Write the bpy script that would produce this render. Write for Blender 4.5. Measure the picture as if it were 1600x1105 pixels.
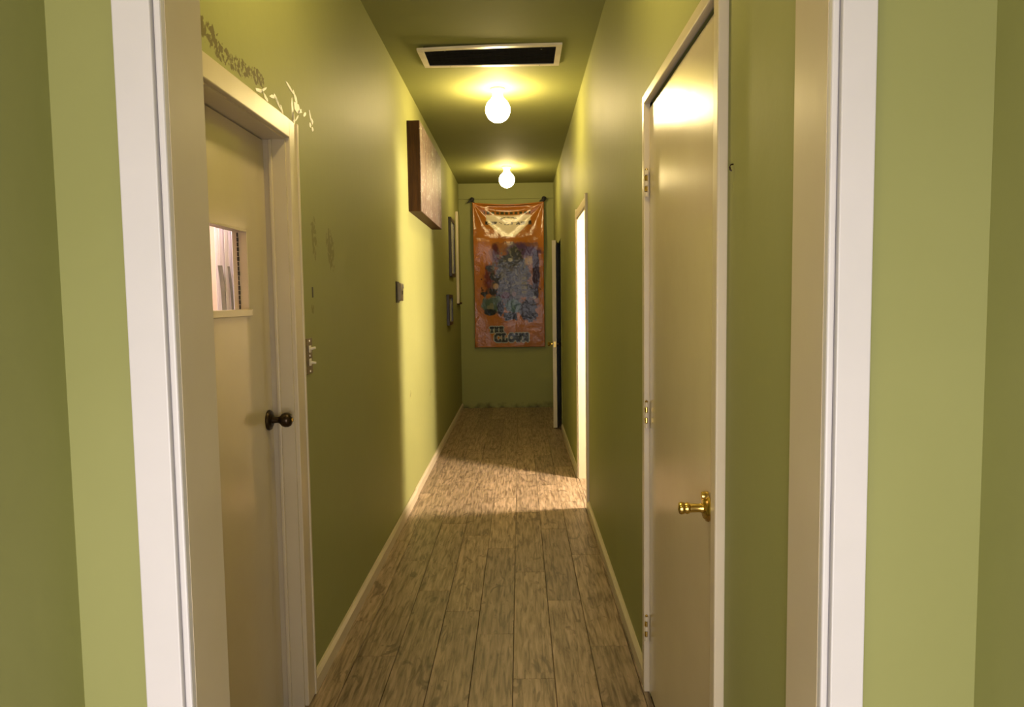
import bpy, bmesh, math, random
import numpy as np
from mathutils import Matrix, Vector
random.seed(7)
scene = bpy.context.scene
COL = scene.collection
for o in list(bpy.data.objects):
    bpy.data.objects.remove(o)

# ------------------------------------------------------------------ camera
# world: X across the corridor, Y down the corridor, Z up (metres)
cam_d = bpy.data.cameras.new('camera')
cam_d.sensor_width = 36.0
cam_d.lens = 36.0 * 1150 / 1600
cam_d.clip_start = 0.02
cam = bpy.data.objects.new('camera', cam_d)
COL.objects.link(cam)
R = Matrix(((0.9998557706506602, 0.012624119537611956, 0.011360875955422726),
            (0.010406163702288048, 0.07327673607027833, -0.9972573548026046),
            (-0.013421983965703462, 0.9972317441581906, 0.07313479875980754)))
cam.matrix_world = Matrix.Translation((0, 0, 1.385)) @ R.to_4x4()
scene.camera = cam

# ------------------------------------------------------------------ world, lights, exposure
w = bpy.data.worlds.new('world')
scene.world = w
w.use_nodes = True
w.node_tree.nodes['Background'].inputs[0].default_value = (0.8, 0.9, 1.0, 1)
w.node_tree.nodes['Background'].inputs[1].default_value = 0.02
vs = scene.view_settings
vs.view_transform = 'Standard'
vs.look = 'None'
vs.gamma = 1.0
vs.use_curve_mapping = False
vs.exposure = -0.06

BULB_COL = (1.0, 0.755, 0.35)
BULB_STRENGTH = 106.0
ROOM_LAMP_STRENGTH = 850.0


def area(name, loc, rot, sx, sy, power, col):
    l = bpy.data.lights.new(name, 'AREA')
    l.shape = 'RECTANGLE'
    l.size, l.size_y = sx, sy
    l.energy = power
    l.color = col
    o = bpy.data.objects.new(name, l)
    COL.objects.link(o)
    o.location = loc
    o.rotation_euler = rot
    return o


# daylight coming in by the glazed opening in the wall behind the camera
area('window_daylight', (-0.06, -0.72, 0.80), (math.radians(90), 0, 0), 1.08, 1.48, 47.0, (1.0, 0.905, 0.90))


# ------------------------------------------------------------------ materials
def mat(name, col, rough=0.5, metal=0.0, spec=0.5, noise=None, nscale=8.0, bump=0.0, bscale=60.0, stretch=(1, 1, 1), rvar=0.0):
    m = bpy.data.materials.new(name)
    m.use_nodes = True
    nt = m.node_tree
    b = nt.nodes['Principled BSDF']
    b.inputs['Roughness'].default_value = rough
    b.inputs['Metallic'].default_value = metal
    b.inputs['Specular IOR Level'].default_value = spec
    b.inputs['Base Color'].default_value = (*col, 1)
    tc = nt.nodes.new('ShaderNodeTexCoord')
    mp = nt.nodes.new('ShaderNodeMapping')
    mp.inputs['Scale'].default_value = stretch
    nt.links.new(tc.outputs['Object'], mp.inputs[0])
    if noise is not None:
        n = nt.nodes.new('ShaderNodeTexNoise')
        n.inputs['Scale'].default_value = nscale
        n.inputs['Detail'].default_value = 5
        nt.links.new(mp.outputs[0], n.inputs['Vector'])
        r = nt.nodes.new('ShaderNodeValToRGB')
        r.color_ramp.elements[0].position = 0.3
        r.color_ramp.elements[1].position = 0.7
        r.color_ramp.elements[0].color = (*noise, 1)
        r.color_ramp.elements[1].color = (*col, 1)
        nt.links.new(n.outputs['Fac'], r.inputs[0])
        nt.links.new(r.outputs[0], b.inputs['Base Color'])
        if rvar:
            mr = nt.nodes.new('ShaderNodeMapRange')
            mr.inputs['To Min'].default_value = rough - rvar
            mr.inputs['To Max'].default_value = rough + rvar
            nt.links.new(n.outputs['Fac'], mr.inputs[0])
            nt.links.new(mr.outputs[0], b.inputs['Roughness'])
    if bump:
        n2 = nt.nodes.new('ShaderNodeTexNoise')
        n2.inputs['Scale'].default_value = bscale
        n2.inputs['Detail'].default_value = 4
        nt.links.new(mp.outputs[0], n2.inputs['Vector'])
        bp = nt.nodes.new('ShaderNodeBump')
        bp.inputs['Strength'].default_value = bump
        bp.inputs['Distance'].default_value = 0.01
        nt.links.new(n2.outputs['Fac'], bp.inputs['Height'])
        nt.links.new(bp.outputs[0], b.inputs['Normal'])
    return m


def emis(name, col, strength):
    m = bpy.data.materials.new(name)
    m.use_nodes = True
    nt = m.node_tree
    b = nt.nodes['Principled BSDF']
    b.inputs['Base Color'].default_value = (*col, 1)
    b.inputs['Emission Color'].default_value = (*col, 1)
    b.inputs['Emission Strength'].default_value = strength
    return m


GREEN = (0.285, 0.295, 0.112)
M = {}
M['green'] = mat('green wall paint', GREEN, 0.55, spec=0.15, noise=(0.265, 0.275, 0.100), nscale=2.2, bump=0.12, bscale=14, rvar=0.05)
M['green_ceiling'] = mat('flat green ceiling paint', GREEN, 0.75, spec=0.12, noise=(0.265, 0.275, 0.100), nscale=2.2, bump=0.1, bscale=14)
M['cream'] = mat('cream gloss paint', (0.56, 0.49, 0.36), 0.30, noise=(0.52, 0.45, 0.32), nscale=5, bump=0.05, bscale=18)
M['door_paint'] = mat('cream door gloss', (0.56, 0.49, 0.345), 0.2, noise=(0.52, 0.45, 0.31), nscale=3, bump=0.05, bscale=9)
M['white'] = mat('white trim paint', (0.62, 0.60, 0.605), 0.42, noise=(0.59, 0.575, 0.575), nscale=7, bump=0.05, bscale=25)
M['brass'] = mat('brass', (0.75, 0.55, 0.16), 0.22, metal=1.0, noise=(0.55, 0.38, 0.10), nscale=40)
M['shaded_brass'] = mat('brass with shade in its colour', (0.16, 0.11, 0.035), 0.38, metal=0.7, noise=(0.08, 0.055, 0.02), nscale=60)  # switch plate brass, its shade put into the colour
M['bronze'] = mat('dark bronze', (0.07, 0.045, 0.025), 0.28, metal=0.8, noise=(0.03, 0.02, 0.012), nscale=30)
M['black_cloth'] = mat('black ribbon', (0.012, 0.012, 0.014), 0.6, noise=(0.02, 0.02, 0.02), nscale=60)
M['dark_wood'] = mat('dark wood', (0.022, 0.013, 0.010), 0.35, noise=(0.012, 0.008, 0.006), nscale=20, stretch=(1, 1, 8))
M['brown_wood'] = mat('brown stained wood', (0.07, 0.027, 0.005), 0.55, spec=0.2, noise=(0.036, 0.013, 0.003), nscale=9, stretch=(9, 9, 0.7), bump=0.15, bscale=30)
M['porcelain'] = mat('white porcelain', (0.85, 0.83, 0.78), 0.2, noise=(0.82, 0.80, 0.75), nscale=8)
M['vent_white'] = mat('white metal frame', (0.72, 0.66, 0.55), 0.35, noise=(0.62, 0.56, 0.46), nscale=12)
M['vent_dark'] = mat('dusty black filter', (0.03, 0.026, 0.02), 0.8, noise=(0.012, 0.010, 0.008), nscale=50)
M['plastic'] = mat('ivory plastic', (0.70, 0.64, 0.50), 0.35, noise=(0.66, 0.60, 0.46), nscale=30)
M['grey_plastic'] = mat('grey beige plastic', (0.30, 0.25, 0.18), 0.4, noise=(0.26, 0.22, 0.16), nscale=30)
M['dark_plastic'] = mat('dark plastic', (0.03, 0.025, 0.02), 0.5, noise=(0.02, 0.016, 0.012), nscale=30)
M['pink_wall'] = mat('pale pink wall', (0.85, 0.62, 0.52), 0.7, noise=(0.80, 0.57, 0.47), nscale=4)
M['curtain'] = mat('pale lilac curtain', (0.82, 0.74, 0.80), 0.8, noise=(0.74, 0.66, 0.72), nscale=9, stretch=(6, 6, 0.6))
M['strap'] = mat('dark strap', (0.09, 0.07, 0.075), 0.6, noise=(0.05, 0.04, 0.045), nscale=20)
M['room_wall'] = mat('warm white wall', (0.34, 0.28, 0.20), 0.6, noise=(0.31, 0.25, 0.18), nscale=4)
M['closet'] = mat('closet wall in unlit shade colour', (0.02, 0.02, 0.017), 0.9, noise=(0.012, 0.012, 0.01), nscale=4)  # near-black colour stands in for the shade of the unlit room
M['subfloor'] = mat('dark subfloor', (0.05, 0.035, 0.02), 0.8, noise=(0.03, 0.02, 0.012), nscale=12)
M['plaster'] = mat('bare plaster', (0.88, 0.86, 0.80), 0.35, noise=(0.80, 0.77, 0.70), nscale=60, bump=0.3, bscale=120)
M['steel'] = mat('steel', (0.5, 0.48, 0.45), 0.3, metal=1.0, noise=(0.35, 0.33, 0.3), nscale=40)
M['globe'] = emis('lit lamp globe', BULB_COL, BULB_STRENGTH)
M['globe_near'] = emis('lit lamp globe near', BULB_COL, BULB_STRENGTH * 1.1)
M['globe_mid'] = emis('lit lamp globe mid', BULB_COL, BULB_STRENGTH * 1.3)
M['globe_far'] = emis('lit lamp globe far', BULB_COL, BULB_STRENGTH * 0.75)
M['globe_fill'] = emis('added lobby fill globe', BULB_COL, 42.0)  # glow of the added lobby fill lamp
M['room_globe'] = emis('lit lamp globe of side room', (1.0, 0.79, 0.58), ROOM_LAMP_STRENGTH)
M['room_globe_cool'] = emis('lit lamp globe of back room', (1.0, 0.88, 0.82), 330.0)

# pane glass: mostly clear, a little reflective
m = bpy.data.materials.new('pane glass')
m.use_nodes = True
nt = m.node_tree
b = nt.nodes['Principled BSDF']
tr = nt.nodes.new('ShaderNodeBsdfTransparent')
mx = nt.nodes.new('ShaderNodeMixShader')
lw = nt.nodes.new('ShaderNodeLayerWeight')
lw.inputs['Blend'].default_value = 0.5
pw = nt.nodes.new('ShaderNodeMath')
pw.operation = 'POWER'
pw.inputs[1].default_value = 5.0
nt.links.new(lw.outputs['Facing'], pw.inputs[0])
fr = nt.nodes.new('ShaderNodeMath')
fr.operation = 'MULTIPLY_ADD'
fr.inputs[1].default_value = 0.5
fr.inputs[2].default_value = 0.04
nt.links.new(pw.outputs[0], fr.inputs[0])
b.inputs['Roughness'].default_value = 0.03
b.inputs['Base Color'].default_value = (0.9, 0.9, 0.9, 1)
nt.links.new(fr.outputs[0], mx.inputs[0])
nt.links.new(tr.outputs[0], mx.inputs[1])
nt.links.new(b.outputs[0], mx.inputs[2])
nt.links.new(mx.outputs[0], nt.nodes['Material Output'].inputs[0])
M['glass'] = m


# left wall: green paint with scuffed, peeled places of their own shape
def wear_material(name, base, specs):
    """specs: (centre yz, half-size yz, tilt, noise scale, threshold, colour) in object space of the wall"""
    m = base.copy()
    m.name = name
    nt = m.node_tree
    b = nt.nodes['Principled BSDF']
    src = b.inputs['Base Color'].links[0].from_socket
    tc = nt.nodes.new('ShaderNodeTexCoord')
    for (cy, cz), (hy, hz), tilt, sc, thr, col in specs:
        mp = nt.nodes.new('ShaderNodeMapping')
        mp.vector_type = 'TEXTURE'
        mp.inputs['Location'].default_value = (0, cy, cz)
        mp.inputs['Rotation'].default_value = (tilt, 0, 0)
        mp.inputs['Scale'].default_value = (50, hy, hz)
        nt.links.new(tc.outputs['Object'], mp.inputs[0])
        ln = nt.nodes.new('ShaderNodeVectorMath')
        ln.operation = 'LENGTH'
        nt.links.new(mp.outputs[0], ln.inputs[0])
        edge = nt.nodes.new('ShaderNodeMapRange')
        edge.inputs['From Min'].default_value = 0.35
        edge.inputs['From Max'].default_value = 1.0
        edge.inputs['To Min'].default_value = 1.0
        edge.inputs['To Max'].default_value = 0.0
        nt.links.new(ln.outputs['Value'], edge.inputs[0])
        n = nt.nodes.new('ShaderNodeTexNoise')
        n.inputs['Scale'].default_value = sc
        n.inputs['Detail'].default_value = 6
        n.inputs['Distortion'].default_value = 0.5
        nt.links.new(tc.outputs['Object'], n.inputs['Vector'])
        mul = nt.nodes.new('ShaderNodeMath')
        mul.operation = 'MULTIPLY'
        nt.links.new(edge.outputs[0], mul.inputs[0])
        nt.links.new(n.outputs['Fac'], mul.inputs[1])
        st = nt.nodes.new('ShaderNodeMapRange')
        st.inputs['From Min'].default_value = thr
        st.inputs['From Max'].default_value = thr + 0.05
        nt.links.new(mul.outputs[0], st.inputs[0])
        mix = nt.nodes.new('ShaderNodeMixRGB')
        mix.inputs['Color2'].default_value = (*col, 1)
        nt.links.new(st.outputs[0], mix.inputs[0])
        nt.links.new(src, mix.inputs['Color1'])
        src = mix.outputs[0]
    nt.links.new(src, b.inputs['Base Color'])
    return m


SCUFF = (0.125, 0.105, 0.04)
SMUDGE = (0.19, 0.185, 0.06)
M['green_left'] = wear_material('green wall paint with scuffs', M['green'], [
    ((1.82, 2.05), (0.20, 0.06), 0.0, 52, 0.43, SCUFF),
    ((1.92, 2.025), (0.16, 0.05), 0.0, 60, 0.44, SCUFF),
    ((2.06, 2.03), (0.20, 0.055), 0.10, 62, 0.44, SCUFF),
    ((2.19, 2.04), (0.12, 0.05), 0.0, 66, 0.43, SCUFF),
    ((2.73, 1.62), (0.07, 0.15), 0.1, 40, 0.40, SMUDGE),
    ((2.96, 1.60), (0.11, 0.17), 0.3, 36, 0.40, SMUDGE),
    ((2.68, 1.36), (0.04, 0.05), 0.0, 40, 0.45, SMUDGE),
    ((5.0, 0.75), (0.10, 0.07), 0.0, 30, 0.52, SMUDGE),
    ((6.1, 0.62), (0.12, 0.05), 0.4, 26, 0.50, SMUDGE),
])


# far wall: scraped and grimy band just above the floor
def far_material():
    m = M['green'].copy()
    m.name = 'green wall paint grimy at the foot'
    nt = m.node_tree
    b = nt.nodes['Principled BSDF']
    src = b.inputs['Base Color'].links[0].from_socket
    tc = nt.nodes.new('ShaderNodeTexCoord')
    sep = nt.nodes.new('ShaderNodeSeparateXYZ')
    nt.links.new(tc.outputs['Object'], sep.inputs[0])
    n = nt.nodes.new('ShaderNodeTexNoise')
    n.inputs['Scale'].default_value = 11
    n.inputs['Detail'].default_value = 6
    nt.links.new(tc.outputs['Object'], n.inputs['Vector'])
    mr = nt.nodes.new('ShaderNodeMapRange')
    mr.inputs['From Min'].default_value = 0.0
    mr.inputs['From Max'].default_value = 0.20
    mr.inputs['To Min'].default_value = 1.0
    mr.inputs['To Max'].default_value = 0.0
    nt.links.new(sep.outputs['Z'], mr.inputs[0])
    mul = nt.nodes.new('ShaderNodeMath')
    mul.operation = 'MULTIPLY'
    nt.links.new(mr.outputs[0], mul.inputs[0])
    nt.links.new(n.outputs['Fac'], mul.inputs[1])
    st = nt.nodes.new('ShaderNodeMapRange')
    st.inputs['From Min'].default_value = 0.34
    st.inputs['From Max'].default_value = 0.60
    nt.links.new(mul.outputs[0], st.inputs[0])
    mix = nt.nodes.new('ShaderNodeMixRGB')
    mix.inputs['Color2'].default_value = (0.12, 0.11, 0.05, 1)
    nt.links.new(st.outputs[0], mix.inputs[0])
    nt.links.new(src, mix.inputs['Color1'])
    nt.links.new(mix.outputs[0], b.inputs['Base Color'])
    return m


M['green_far'] = far_material()


# laminate planks: each plank its own tone, streaks along its length, dark knots
def plank_material():
    m = bpy.data.materials.new('weathered laminate plank')
    m.use_nodes = True
    nt = m.node_tree
    L = nt.links.new
    b = nt.nodes['Principled BSDF']
    tc = nt.nodes.new('ShaderNodeTexCoord')
    oi = nt.nodes.new('ShaderNodeObjectInfo')
    off = nt.nodes.new('ShaderNodeVectorMath')
    off.operation = 'SCALE'
    comb = nt.nodes.new('ShaderNodeCombineXYZ')
    L(oi.outputs['Random'], comb.inputs[0]); L(oi.outputs['Random'], comb.inputs[1]); L(oi.outputs['Random'], comb.inputs[2])
    L(comb.outputs[0], off.inputs[0])
    off.inputs['Scale'].default_value = 37.0
    add = nt.nodes.new('ShaderNodeVectorMath')
    L(tc.outputs['Object'], add.inputs[0]); L(off.outputs[0], add.inputs[1])

    def noise(scale, stretch, detail=5, dist=0.0):
        mp = nt.nodes.new('ShaderNodeMapping')
        mp.inputs['Scale'].default_value = stretch
        L(add.outputs[0], mp.inputs[0])
        n = nt.nodes.new('ShaderNodeTexNoise')
        n.inputs['Scale'].default_value = scale
        n.inputs['Detail'].default_value = detail
        n.inputs['Distortion'].default_value = dist
        L(mp.outputs[0], n.inputs['Vector'])
        return n
    streak = noise(6, (12, 1.0, 1), 6, 0.6)
    r = nt.nodes.new('ShaderNodeValToRGB')
    e = r.color_ramp.elements
    e[0].position, e[0].color = 0.33, (0.125, 0.080, 0.045, 1)
    e[1].position, e[1].color = 0.66, (0.400, 0.280, 0.190, 1)
    x = r.color_ramp.elements.new(0.48); x.color = (0.255, 0.184, 0.114, 1)
    L(streak.outputs['Fac'], r.inputs[0])
    # knots and dark flecks
    kn = noise(5, (2.6, 1.0, 1), 3, 1.5)
    kr = nt.nodes.new('ShaderNodeMapRange')
    kr.inputs['From Min'].default_value = 0.60
    kr.inputs['From Max'].default_value = 0.68
    L(kn.outputs['Fac'], kr.inputs[0])
    fl = noise(14, (3.0, 0.6, 1), 4, 2.0)
    frr = nt.nodes.new('ShaderNodeMapRange')
    frr.inputs['From Min'].default_value = 0.59
    frr.inputs['From Max'].default_value = 0.68
    frr.inputs['To Max'].default_value = 0.45
    L(fl.outputs['Fac'], frr.inputs[0])
    mxm = nt.nodes.new('ShaderNodeMath')
    mxm.operation = 'MAXIMUM'
    L(kr.outputs[0], mxm.inputs[0]); L(frr.outputs[0], mxm.inputs[1])
    sc = nt.nodes.new('ShaderNodeMath')
    sc.operation = 'MULTIPLY'
    sc.inputs[1].default_value = 0.62
    L(mxm.outputs[0], sc.inputs[0])
    mix = nt.nodes.new('ShaderNodeMixRGB')
    mix.inputs['Color2'].default_value = (0.055, 0.033, 0.017, 1)
    L(sc.outputs[0], mix.inputs[0]); L(r.outputs[0], mix.inputs['Color1'])
    hs = nt.nodes.new('ShaderNodeHueSaturation')
    vr = nt.nodes.new('ShaderNodeMapRange')
    vr.inputs['To Min'].default_value = 0.80
    vr.inputs['To Max'].default_value = 1.12
    L(oi.outputs['Random'], vr.inputs[0]); L(vr.outputs[0], hs.inputs['Value'])
    hs.inputs['Saturation'].default_value = 0.95
    L(mix.outputs[0], hs.inputs['Color'])
    L(hs.outputs[0], b.inputs['Base Color'])
    b.inputs['Roughness'].default_value = 0.42
    bp = nt.nodes.new('ShaderNodeBump')
    bp.inputs['Strength'].default_value = 0.10
    bp.inputs['Distance'].default_value = 0.004
    L(streak.outputs['Fac'], bp.inputs['Height'])
    L(bp.outputs[0], b.inputs['Normal'])
    return m


M['plank'] = plank_material()


# ------------------------------------------------------------------ mesh helpers
def box(bm, x0, x1, y0, y1, z0, z1):
    v = [bm.verts.new(p) for p in ((x0, y0, z0), (x1, y0, z0), (x1, y1, z0), (x0, y1, z0), (x0, y0, z1), (x1, y0, z1), (x1, y1, z1), (x0, y1, z1))]
    for f in ((0, 3, 2, 1), (4, 5, 6, 7), (0, 1, 5, 4), (1, 2, 6, 5), (2, 3, 7, 6), (3, 0, 4, 7)):
        bm.faces.new([v[i] for i in f])


def boxes(*rs):
    bm = bmesh.new()
    for r in rs:
        box(bm, *r)
    return bm


def bbox(r, bev=0.003, seg=2):
    bm = bmesh.new()
    box(bm, *r)
    bmesh.ops.bevel(bm, geom=bm.edges[:], offset=bev, segments=seg, profile=0.5, affect='EDGES')
    return bm


def lathe(prof, axis=(0, 0, 1), origin=(0, 0, 0), seg=28):
    """prof: (radius, height) pairs along the axis"""
    bm = bmesh.new()
    q = Vector((0, 0, 1)).rotation_difference(Vector(axis)).to_matrix()
    rings = []
    for r, h in prof:
        if r < 1e-6:
            rings.append([bm.verts.new(q @ Vector((0, 0, h)) + Vector(origin))])
        else:
            rings.append([bm.verts.new(q @ Vector((r * math.cos(2 * math.pi * k / seg), r * math.sin(2 * math.pi * k / seg), h)) + Vector(origin)) for k in range(seg)])
    for a, c in zip(rings, rings[1:]):
        for k in range(seg):
            k2 = (k + 1) % seg
            if len(a) == 1 and len(c) == 1:
                continue
            if len(a) == 1:
                bm.faces.new((a[0], c[k], c[k2]))
            elif len(c) == 1:
                bm.faces.new((a[k], a[k2], c[0]))
            else:
                bm.faces.new((a[k], a[k2], c[k2], c[k]))
    if len(rings[0]) > 1:
        bm.faces.new(rings[0][::-1])
    if len(rings[-1]) > 1:
        bm.faces.new(rings[-1])
    bmesh.ops.recalc_face_normals(bm, faces=bm.faces[:])
    return bm


def tube(pts, r, seg=8, taper=None):
    bm = bmesh.new()
    pts = [Vector(p) for p in pts]
    rings = []
    for i, p in enumerate(pts):
        d = (pts[min(i + 1, len(pts) - 1)] - pts[max(i - 1, 0)]).normalized()
        a = d.cross(Vector((0.31, 0.2, 0.93))).normalized()
        c = d.cross(a)
        rr = r if taper is None else r * taper[i]
        rings.append([bm.verts.new(p + rr * (math.cos(2 * math.pi * k / seg) * a + math.sin(2 * math.pi * k / seg) * c)) for k in range(seg)])
    for a, c in zip(rings, rings[1:]):
        for k in range(seg):
            bm.faces.new((a[k], a[(k + 1) % seg], c[(k + 1) % seg], c[k]))
    bm.faces.new(rings[0][::-1])
    bm.faces.new(rings[-1])
    bmesh.ops.recalc_face_normals(bm, faces=bm.faces[:])
    return bm


def root_of(o):
    while o.parent:
        o = o.parent
    return o


def obj(name, bm, material, parent=None, smooth=False, label=None):
    """one mesh object; bm is in world space (or in the root's own space when the root is rotated)"""
    if parent is not None:
        rt = root_of(parent)
        if not rt.get('_local'):
            bmesh.ops.translate(bm, verts=bm.verts[:], vec=-rt.location)
    me = bpy.data.meshes.new(name)
    bmesh.ops.recalc_face_normals(bm, faces=bm.faces[:])
    bm.to_mesh(me)
    bm.free()
    me.materials.append(M[material] if isinstance(material, str) else material)
    if smooth:
        for p in me.polygons:
            p.use_smooth = True
        me.set_sharp_from_angle(angle=math.radians(38))
    o = bpy.data.objects.new(name, me)
    COL.objects.link(o)
    if parent is not None:
        o.parent = parent
    if label:
        o['label'] = label
    return o


def tag(o, label, cat, group=None, kind=None):
    o['label'] = label
    o['category'] = cat
    if group:
        o['group'] = group
    if kind:
        o['kind'] = kind
    return o


def thing(name, label, cat, loc, group=None, kind=None):
    o = bpy.data.objects.new(name, None)
    o.empty_display_size = 0.1
    COL.objects.link(o)
    o.location = loc
    return tag(o, label, cat, group, kind)


def struct(name, bm, material, label, cat):
    o = obj(name, bm, material)
    return tag(o, label, cat, kind='structure')


# ------------------------------------------------------------------ the shell
XL, XR, YF, H = -0.755, 0.44, 9.38, 2.845
OPL, OPR, OPZ = -0.488, 0.430, 2.06           # opening between the near lobby and the corridor
VL, VR = -0.656, 0.661                         # lobby side walls
ZB = -0.012

floor = struct('floor', boxes((-2.7, 2.6, -0.86, 9.6, -0.1, ZB)), 'subfloor', 'wood plank floor running the length of the corridor', 'floor')
struct('ceiling', boxes((-2.7, 2.6, -0.86, 9.6, H, H + 0.1)), 'green_ceiling', 'olive green painted ceiling with two lit globe lamps', 'ceiling')
T = 0.12
# corridor wall with the windowed door and the pictures
struct('wall_left', boxes((XL - T, XL, 1.16, 1.62, ZB, H), (XL - T, XL, 2.42, YF + 0.1, ZB, H), (XL - T, XL, 1.62, 2.42, 1.915, H)),
       'green_left', 'long olive green corridor wall hung with framed pictures', 'wall')
struct('wall_right', boxes((XR, XR + T, 1.16, 1.655, ZB, H), (XR, XR + T, 1.655, 2.495, 2.03, H), (XR, XR + T, 2.495, 4.80, ZB, H),
                           (XR, XR + T, 4.80, 5.60, 1.985, H), (XR, XR + T, 5.60, 7.78, ZB, H), (XR, XR + T, 7.78, 8.56, 2.012, H),
                           (XR, XR + T, 8.56, YF + 0.1, ZB, H)),
       'green', 'long olive green corridor wall broken by three doorways', 'wall')
struct('wall_far', boxes((XL - T, XR + T, YF, YF + 0.12, ZB, H)), 'green_far', 'green end wall behind the orange banner', 'wall')
# partition with the near opening, and the lobby walls the camera stands between
struct('wall_front', boxes((-0.875, OPL - 0.02, 1.05, 1.16, ZB, H), (OPR + 0.02, 0.80, 1.05, 1.16, ZB, H), (OPL - 0.02, OPR + 0.02, 1.05, 1.16, OPZ + 0.02, H)),
       'green', 'pale green wall strips either side of the near opening', 'wall')
struct('wall_lobby_left', boxes((VL - T, VL, -0.76, 1.05, ZB, H)), 'green', 'dark olive lobby wall along the left edge of the picture', 'wall')
struct('wall_lobby_right', boxes((VR, VR + T, -0.76, 1.05, ZB, H)), 'green', 'yellowish lobby wall along the right edge of the picture', 'wall')
struct('wall_lobby_back', boxes((VL - T, -0.62, -0.86, -0.76, ZB, H), (0.50, VR + T, -0.86, -0.76, ZB, H), (-0.62, 0.50, -0.86, -0.76, 1.56, H), (-0.62, 0.50, -0.86, -0.76, ZB, 0.04)),
       'green', 'lobby wall behind the viewer with a window opening', 'wall')
# rooms beyond the doors
struct('wall_back_room', boxes((-2.6, -2.5, 0.9, 3.7, ZB, H), (-2.5, XL - T, 3.6, 3.7, ZB, H), (-2.5, -0.875, 0.9, 1.0, ZB, H)), 'pink_wall',
       'pale pink wall seen through the small door window', 'wall')
struct('wall_side_room', boxes((2.4, 2.5, 3.9, 6.7, ZB, H), (XR + T, 2.4, 6.6, 6.7, ZB, H), (XR + T, 2.4, 3.8, 3.9, ZB, H)), 'room_wall',
       'warm white walls of the brightly lit side room', 'wall')
struct('wall_closet', boxes((1.5, 1.6, 7.2, 9.5, ZB, H), (XR + T, 1.5, 7.1, 7.2, ZB, H)), 'closet', 'wall coloured near black as unlit shade behind the door standing ajar', 'wall')

# floor planks, every one a piece of the floor
PW, PL, G = 0.153, 1.056, 0.0009
pm = {}


def plank_mesh(wd, ln):
    k = (round(wd, 3), round(ln, 3))
    if k not in pm:
        bm = bmesh.new()
        hx, hy = wd / 2 - G, ln / 2 - G
        box(bm, -hx, hx, -hy, hy, 0.0005, 0.012)
        top = [e for e in bm.edges if all(v.co.z > 0.01 for v in e.verts)]
        bmesh.ops.bevel(bm, geom=top, offset=0.0012, segments=1, affect='EDGES')
        me = bpy.data.meshes.new('plank')
        bmesh.ops.recalc_face_normals(bm, faces=bm.faces[:])
        bm.to_mesh(me)
        bm.free()
        me.materials.append(M['plank'])
        pm[k] = me
    return pm[k]


joint = {-3: 3.427 - 0.0, -2: 3.191, -1: 2.963, 0: 2.60, 1: 3.301, -4: 2.78, -5: 3.10, 2: 2.85, 3: 3.05, 4: 2.7}
for lane in range(-5, 5):
    lx0, lx1 = -0.042 + lane * PW, -0.042 + (lane + 1) * PW
    y = joint[lane] - 4 * PL
    while y < YF:
        y0, y1 = max(y, -0.76), min(y + PL, YF)
        y += PL
        if y1 - y0 < 0.03:
            continue
        # the lanes follow the corridor width, and the lobby width nearer the viewer
        for s0, s1, a, c in ((-0.76, 1.05, VL, VR), (1.05, 1.16, OPL, OPR), (1.16, YF, XL, XR)):
            q0, q1 = max(y0, s0), min(y1, s1)
            x0, x1 = max(lx0, a), min(lx1, c)
            if q1 - q0 < 0.02 or x1 - x0 < 0.01:
                continue
            o = bpy.data.objects.new('plank', plank_mesh(x1 - x0, q1 - q0))
            COL.objects.link(o)
            o.location = ((x0 + x1) / 2, (q0 + q1) / 2, ZB)
            o.parent = floor
# thresholds under the two open doorways
obj('threshold_board', bbox((XR, XR + T, 4.80, 5.60, ZB, 0.001), 0.002), 'plank', floor)
obj('threshold_board', bbox((XR, XR + T, 7.78, 8.56, ZB, 0.001), 0.002), 'plank', floor)

# baseboards
bl = thing('baseboard_left', 'low cream baseboard along the wall with the pictures, split midway', 'baseboard', (XL, 2.51, 0), kind='structure')


def board(x0, x1, y0, y1, h, parent, slant=0.0):
    bm = bmesh.new()
    inner = x0 if abs(x0 - XL) < 0.02 else x1
    outer = x1 if inner == x0 else x0
    prof = [(inner, 0.0), (outer, 0.0), (outer, h * 0.78), (outer + (inner - outer) * 0.55, h), (inner, h)]
    a = [bm.verts.new((px, y0, pz)) for px, pz in prof]
    c = [bm.verts.new((px + slant, y1, pz)) for px, pz in prof]
    n = len(prof)
    for k in range(n):
        bm.faces.new((a[k], a[(k + 1) % n], c[(k + 1) % n], c[k]))
    bm.faces.new(a[::-1])
    bm.faces.new(c)
    return obj('board', bm, 'cream', parent)


board(XL, XL + 0.018, 2.512, 5.10, 0.062, bl, 0.004)
board(XL, XL + 0.016, 5.106, YF, 0.062, bl)
br = thing('baseboard_right', 'low cream baseboard along the wall with the brass-knobbed door', 'baseboard', (XR, 2.55, 0), kind='structure')
board(XR - 0.016, XR, 2.54, 4.735, 0.062, br)
board(XR - 0.016, XR, 5.665, 7.72, 0.062, br)

# ------------------------------------------------------------------ trims
# the white-cased opening in front of the viewer
t1 = thing('trim_1', 'white painted casing around the near opening', 'door casing', (OPL, 1.04, 0), kind='structure')
obj('casing_side', bbox((-0.553, -0.5, 1.03, 1.052, 0, OPZ + 0.07), 0.002), 'white', t1)
obj('casing_bead', bbox((-0.4985, -0.4885, 1.036, 1.052, 0, OPZ + 0.012), 0.003), 'white', t1)
obj('casing_side', bbox((0.442, 0.4895, 1.03, 1.052, 0, OPZ + 0.07), 0.002), 'white', t1)
obj('casing_bead', bbox((0.4305, 0.4405, 1.036, 1.052, 0, OPZ + 0.012), 0.003), 'white', t1)
obj('casing_head', bbox((-0.5, 0.442, 1.03, 1.052, OPZ + 0.014, OPZ + 0.07), 0.002), 'white', t1)
obj('jamb', boxes((OPL - 0.02, OPL, 1.05, 1.168, 0, OPZ)), 'cream', t1)
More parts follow.
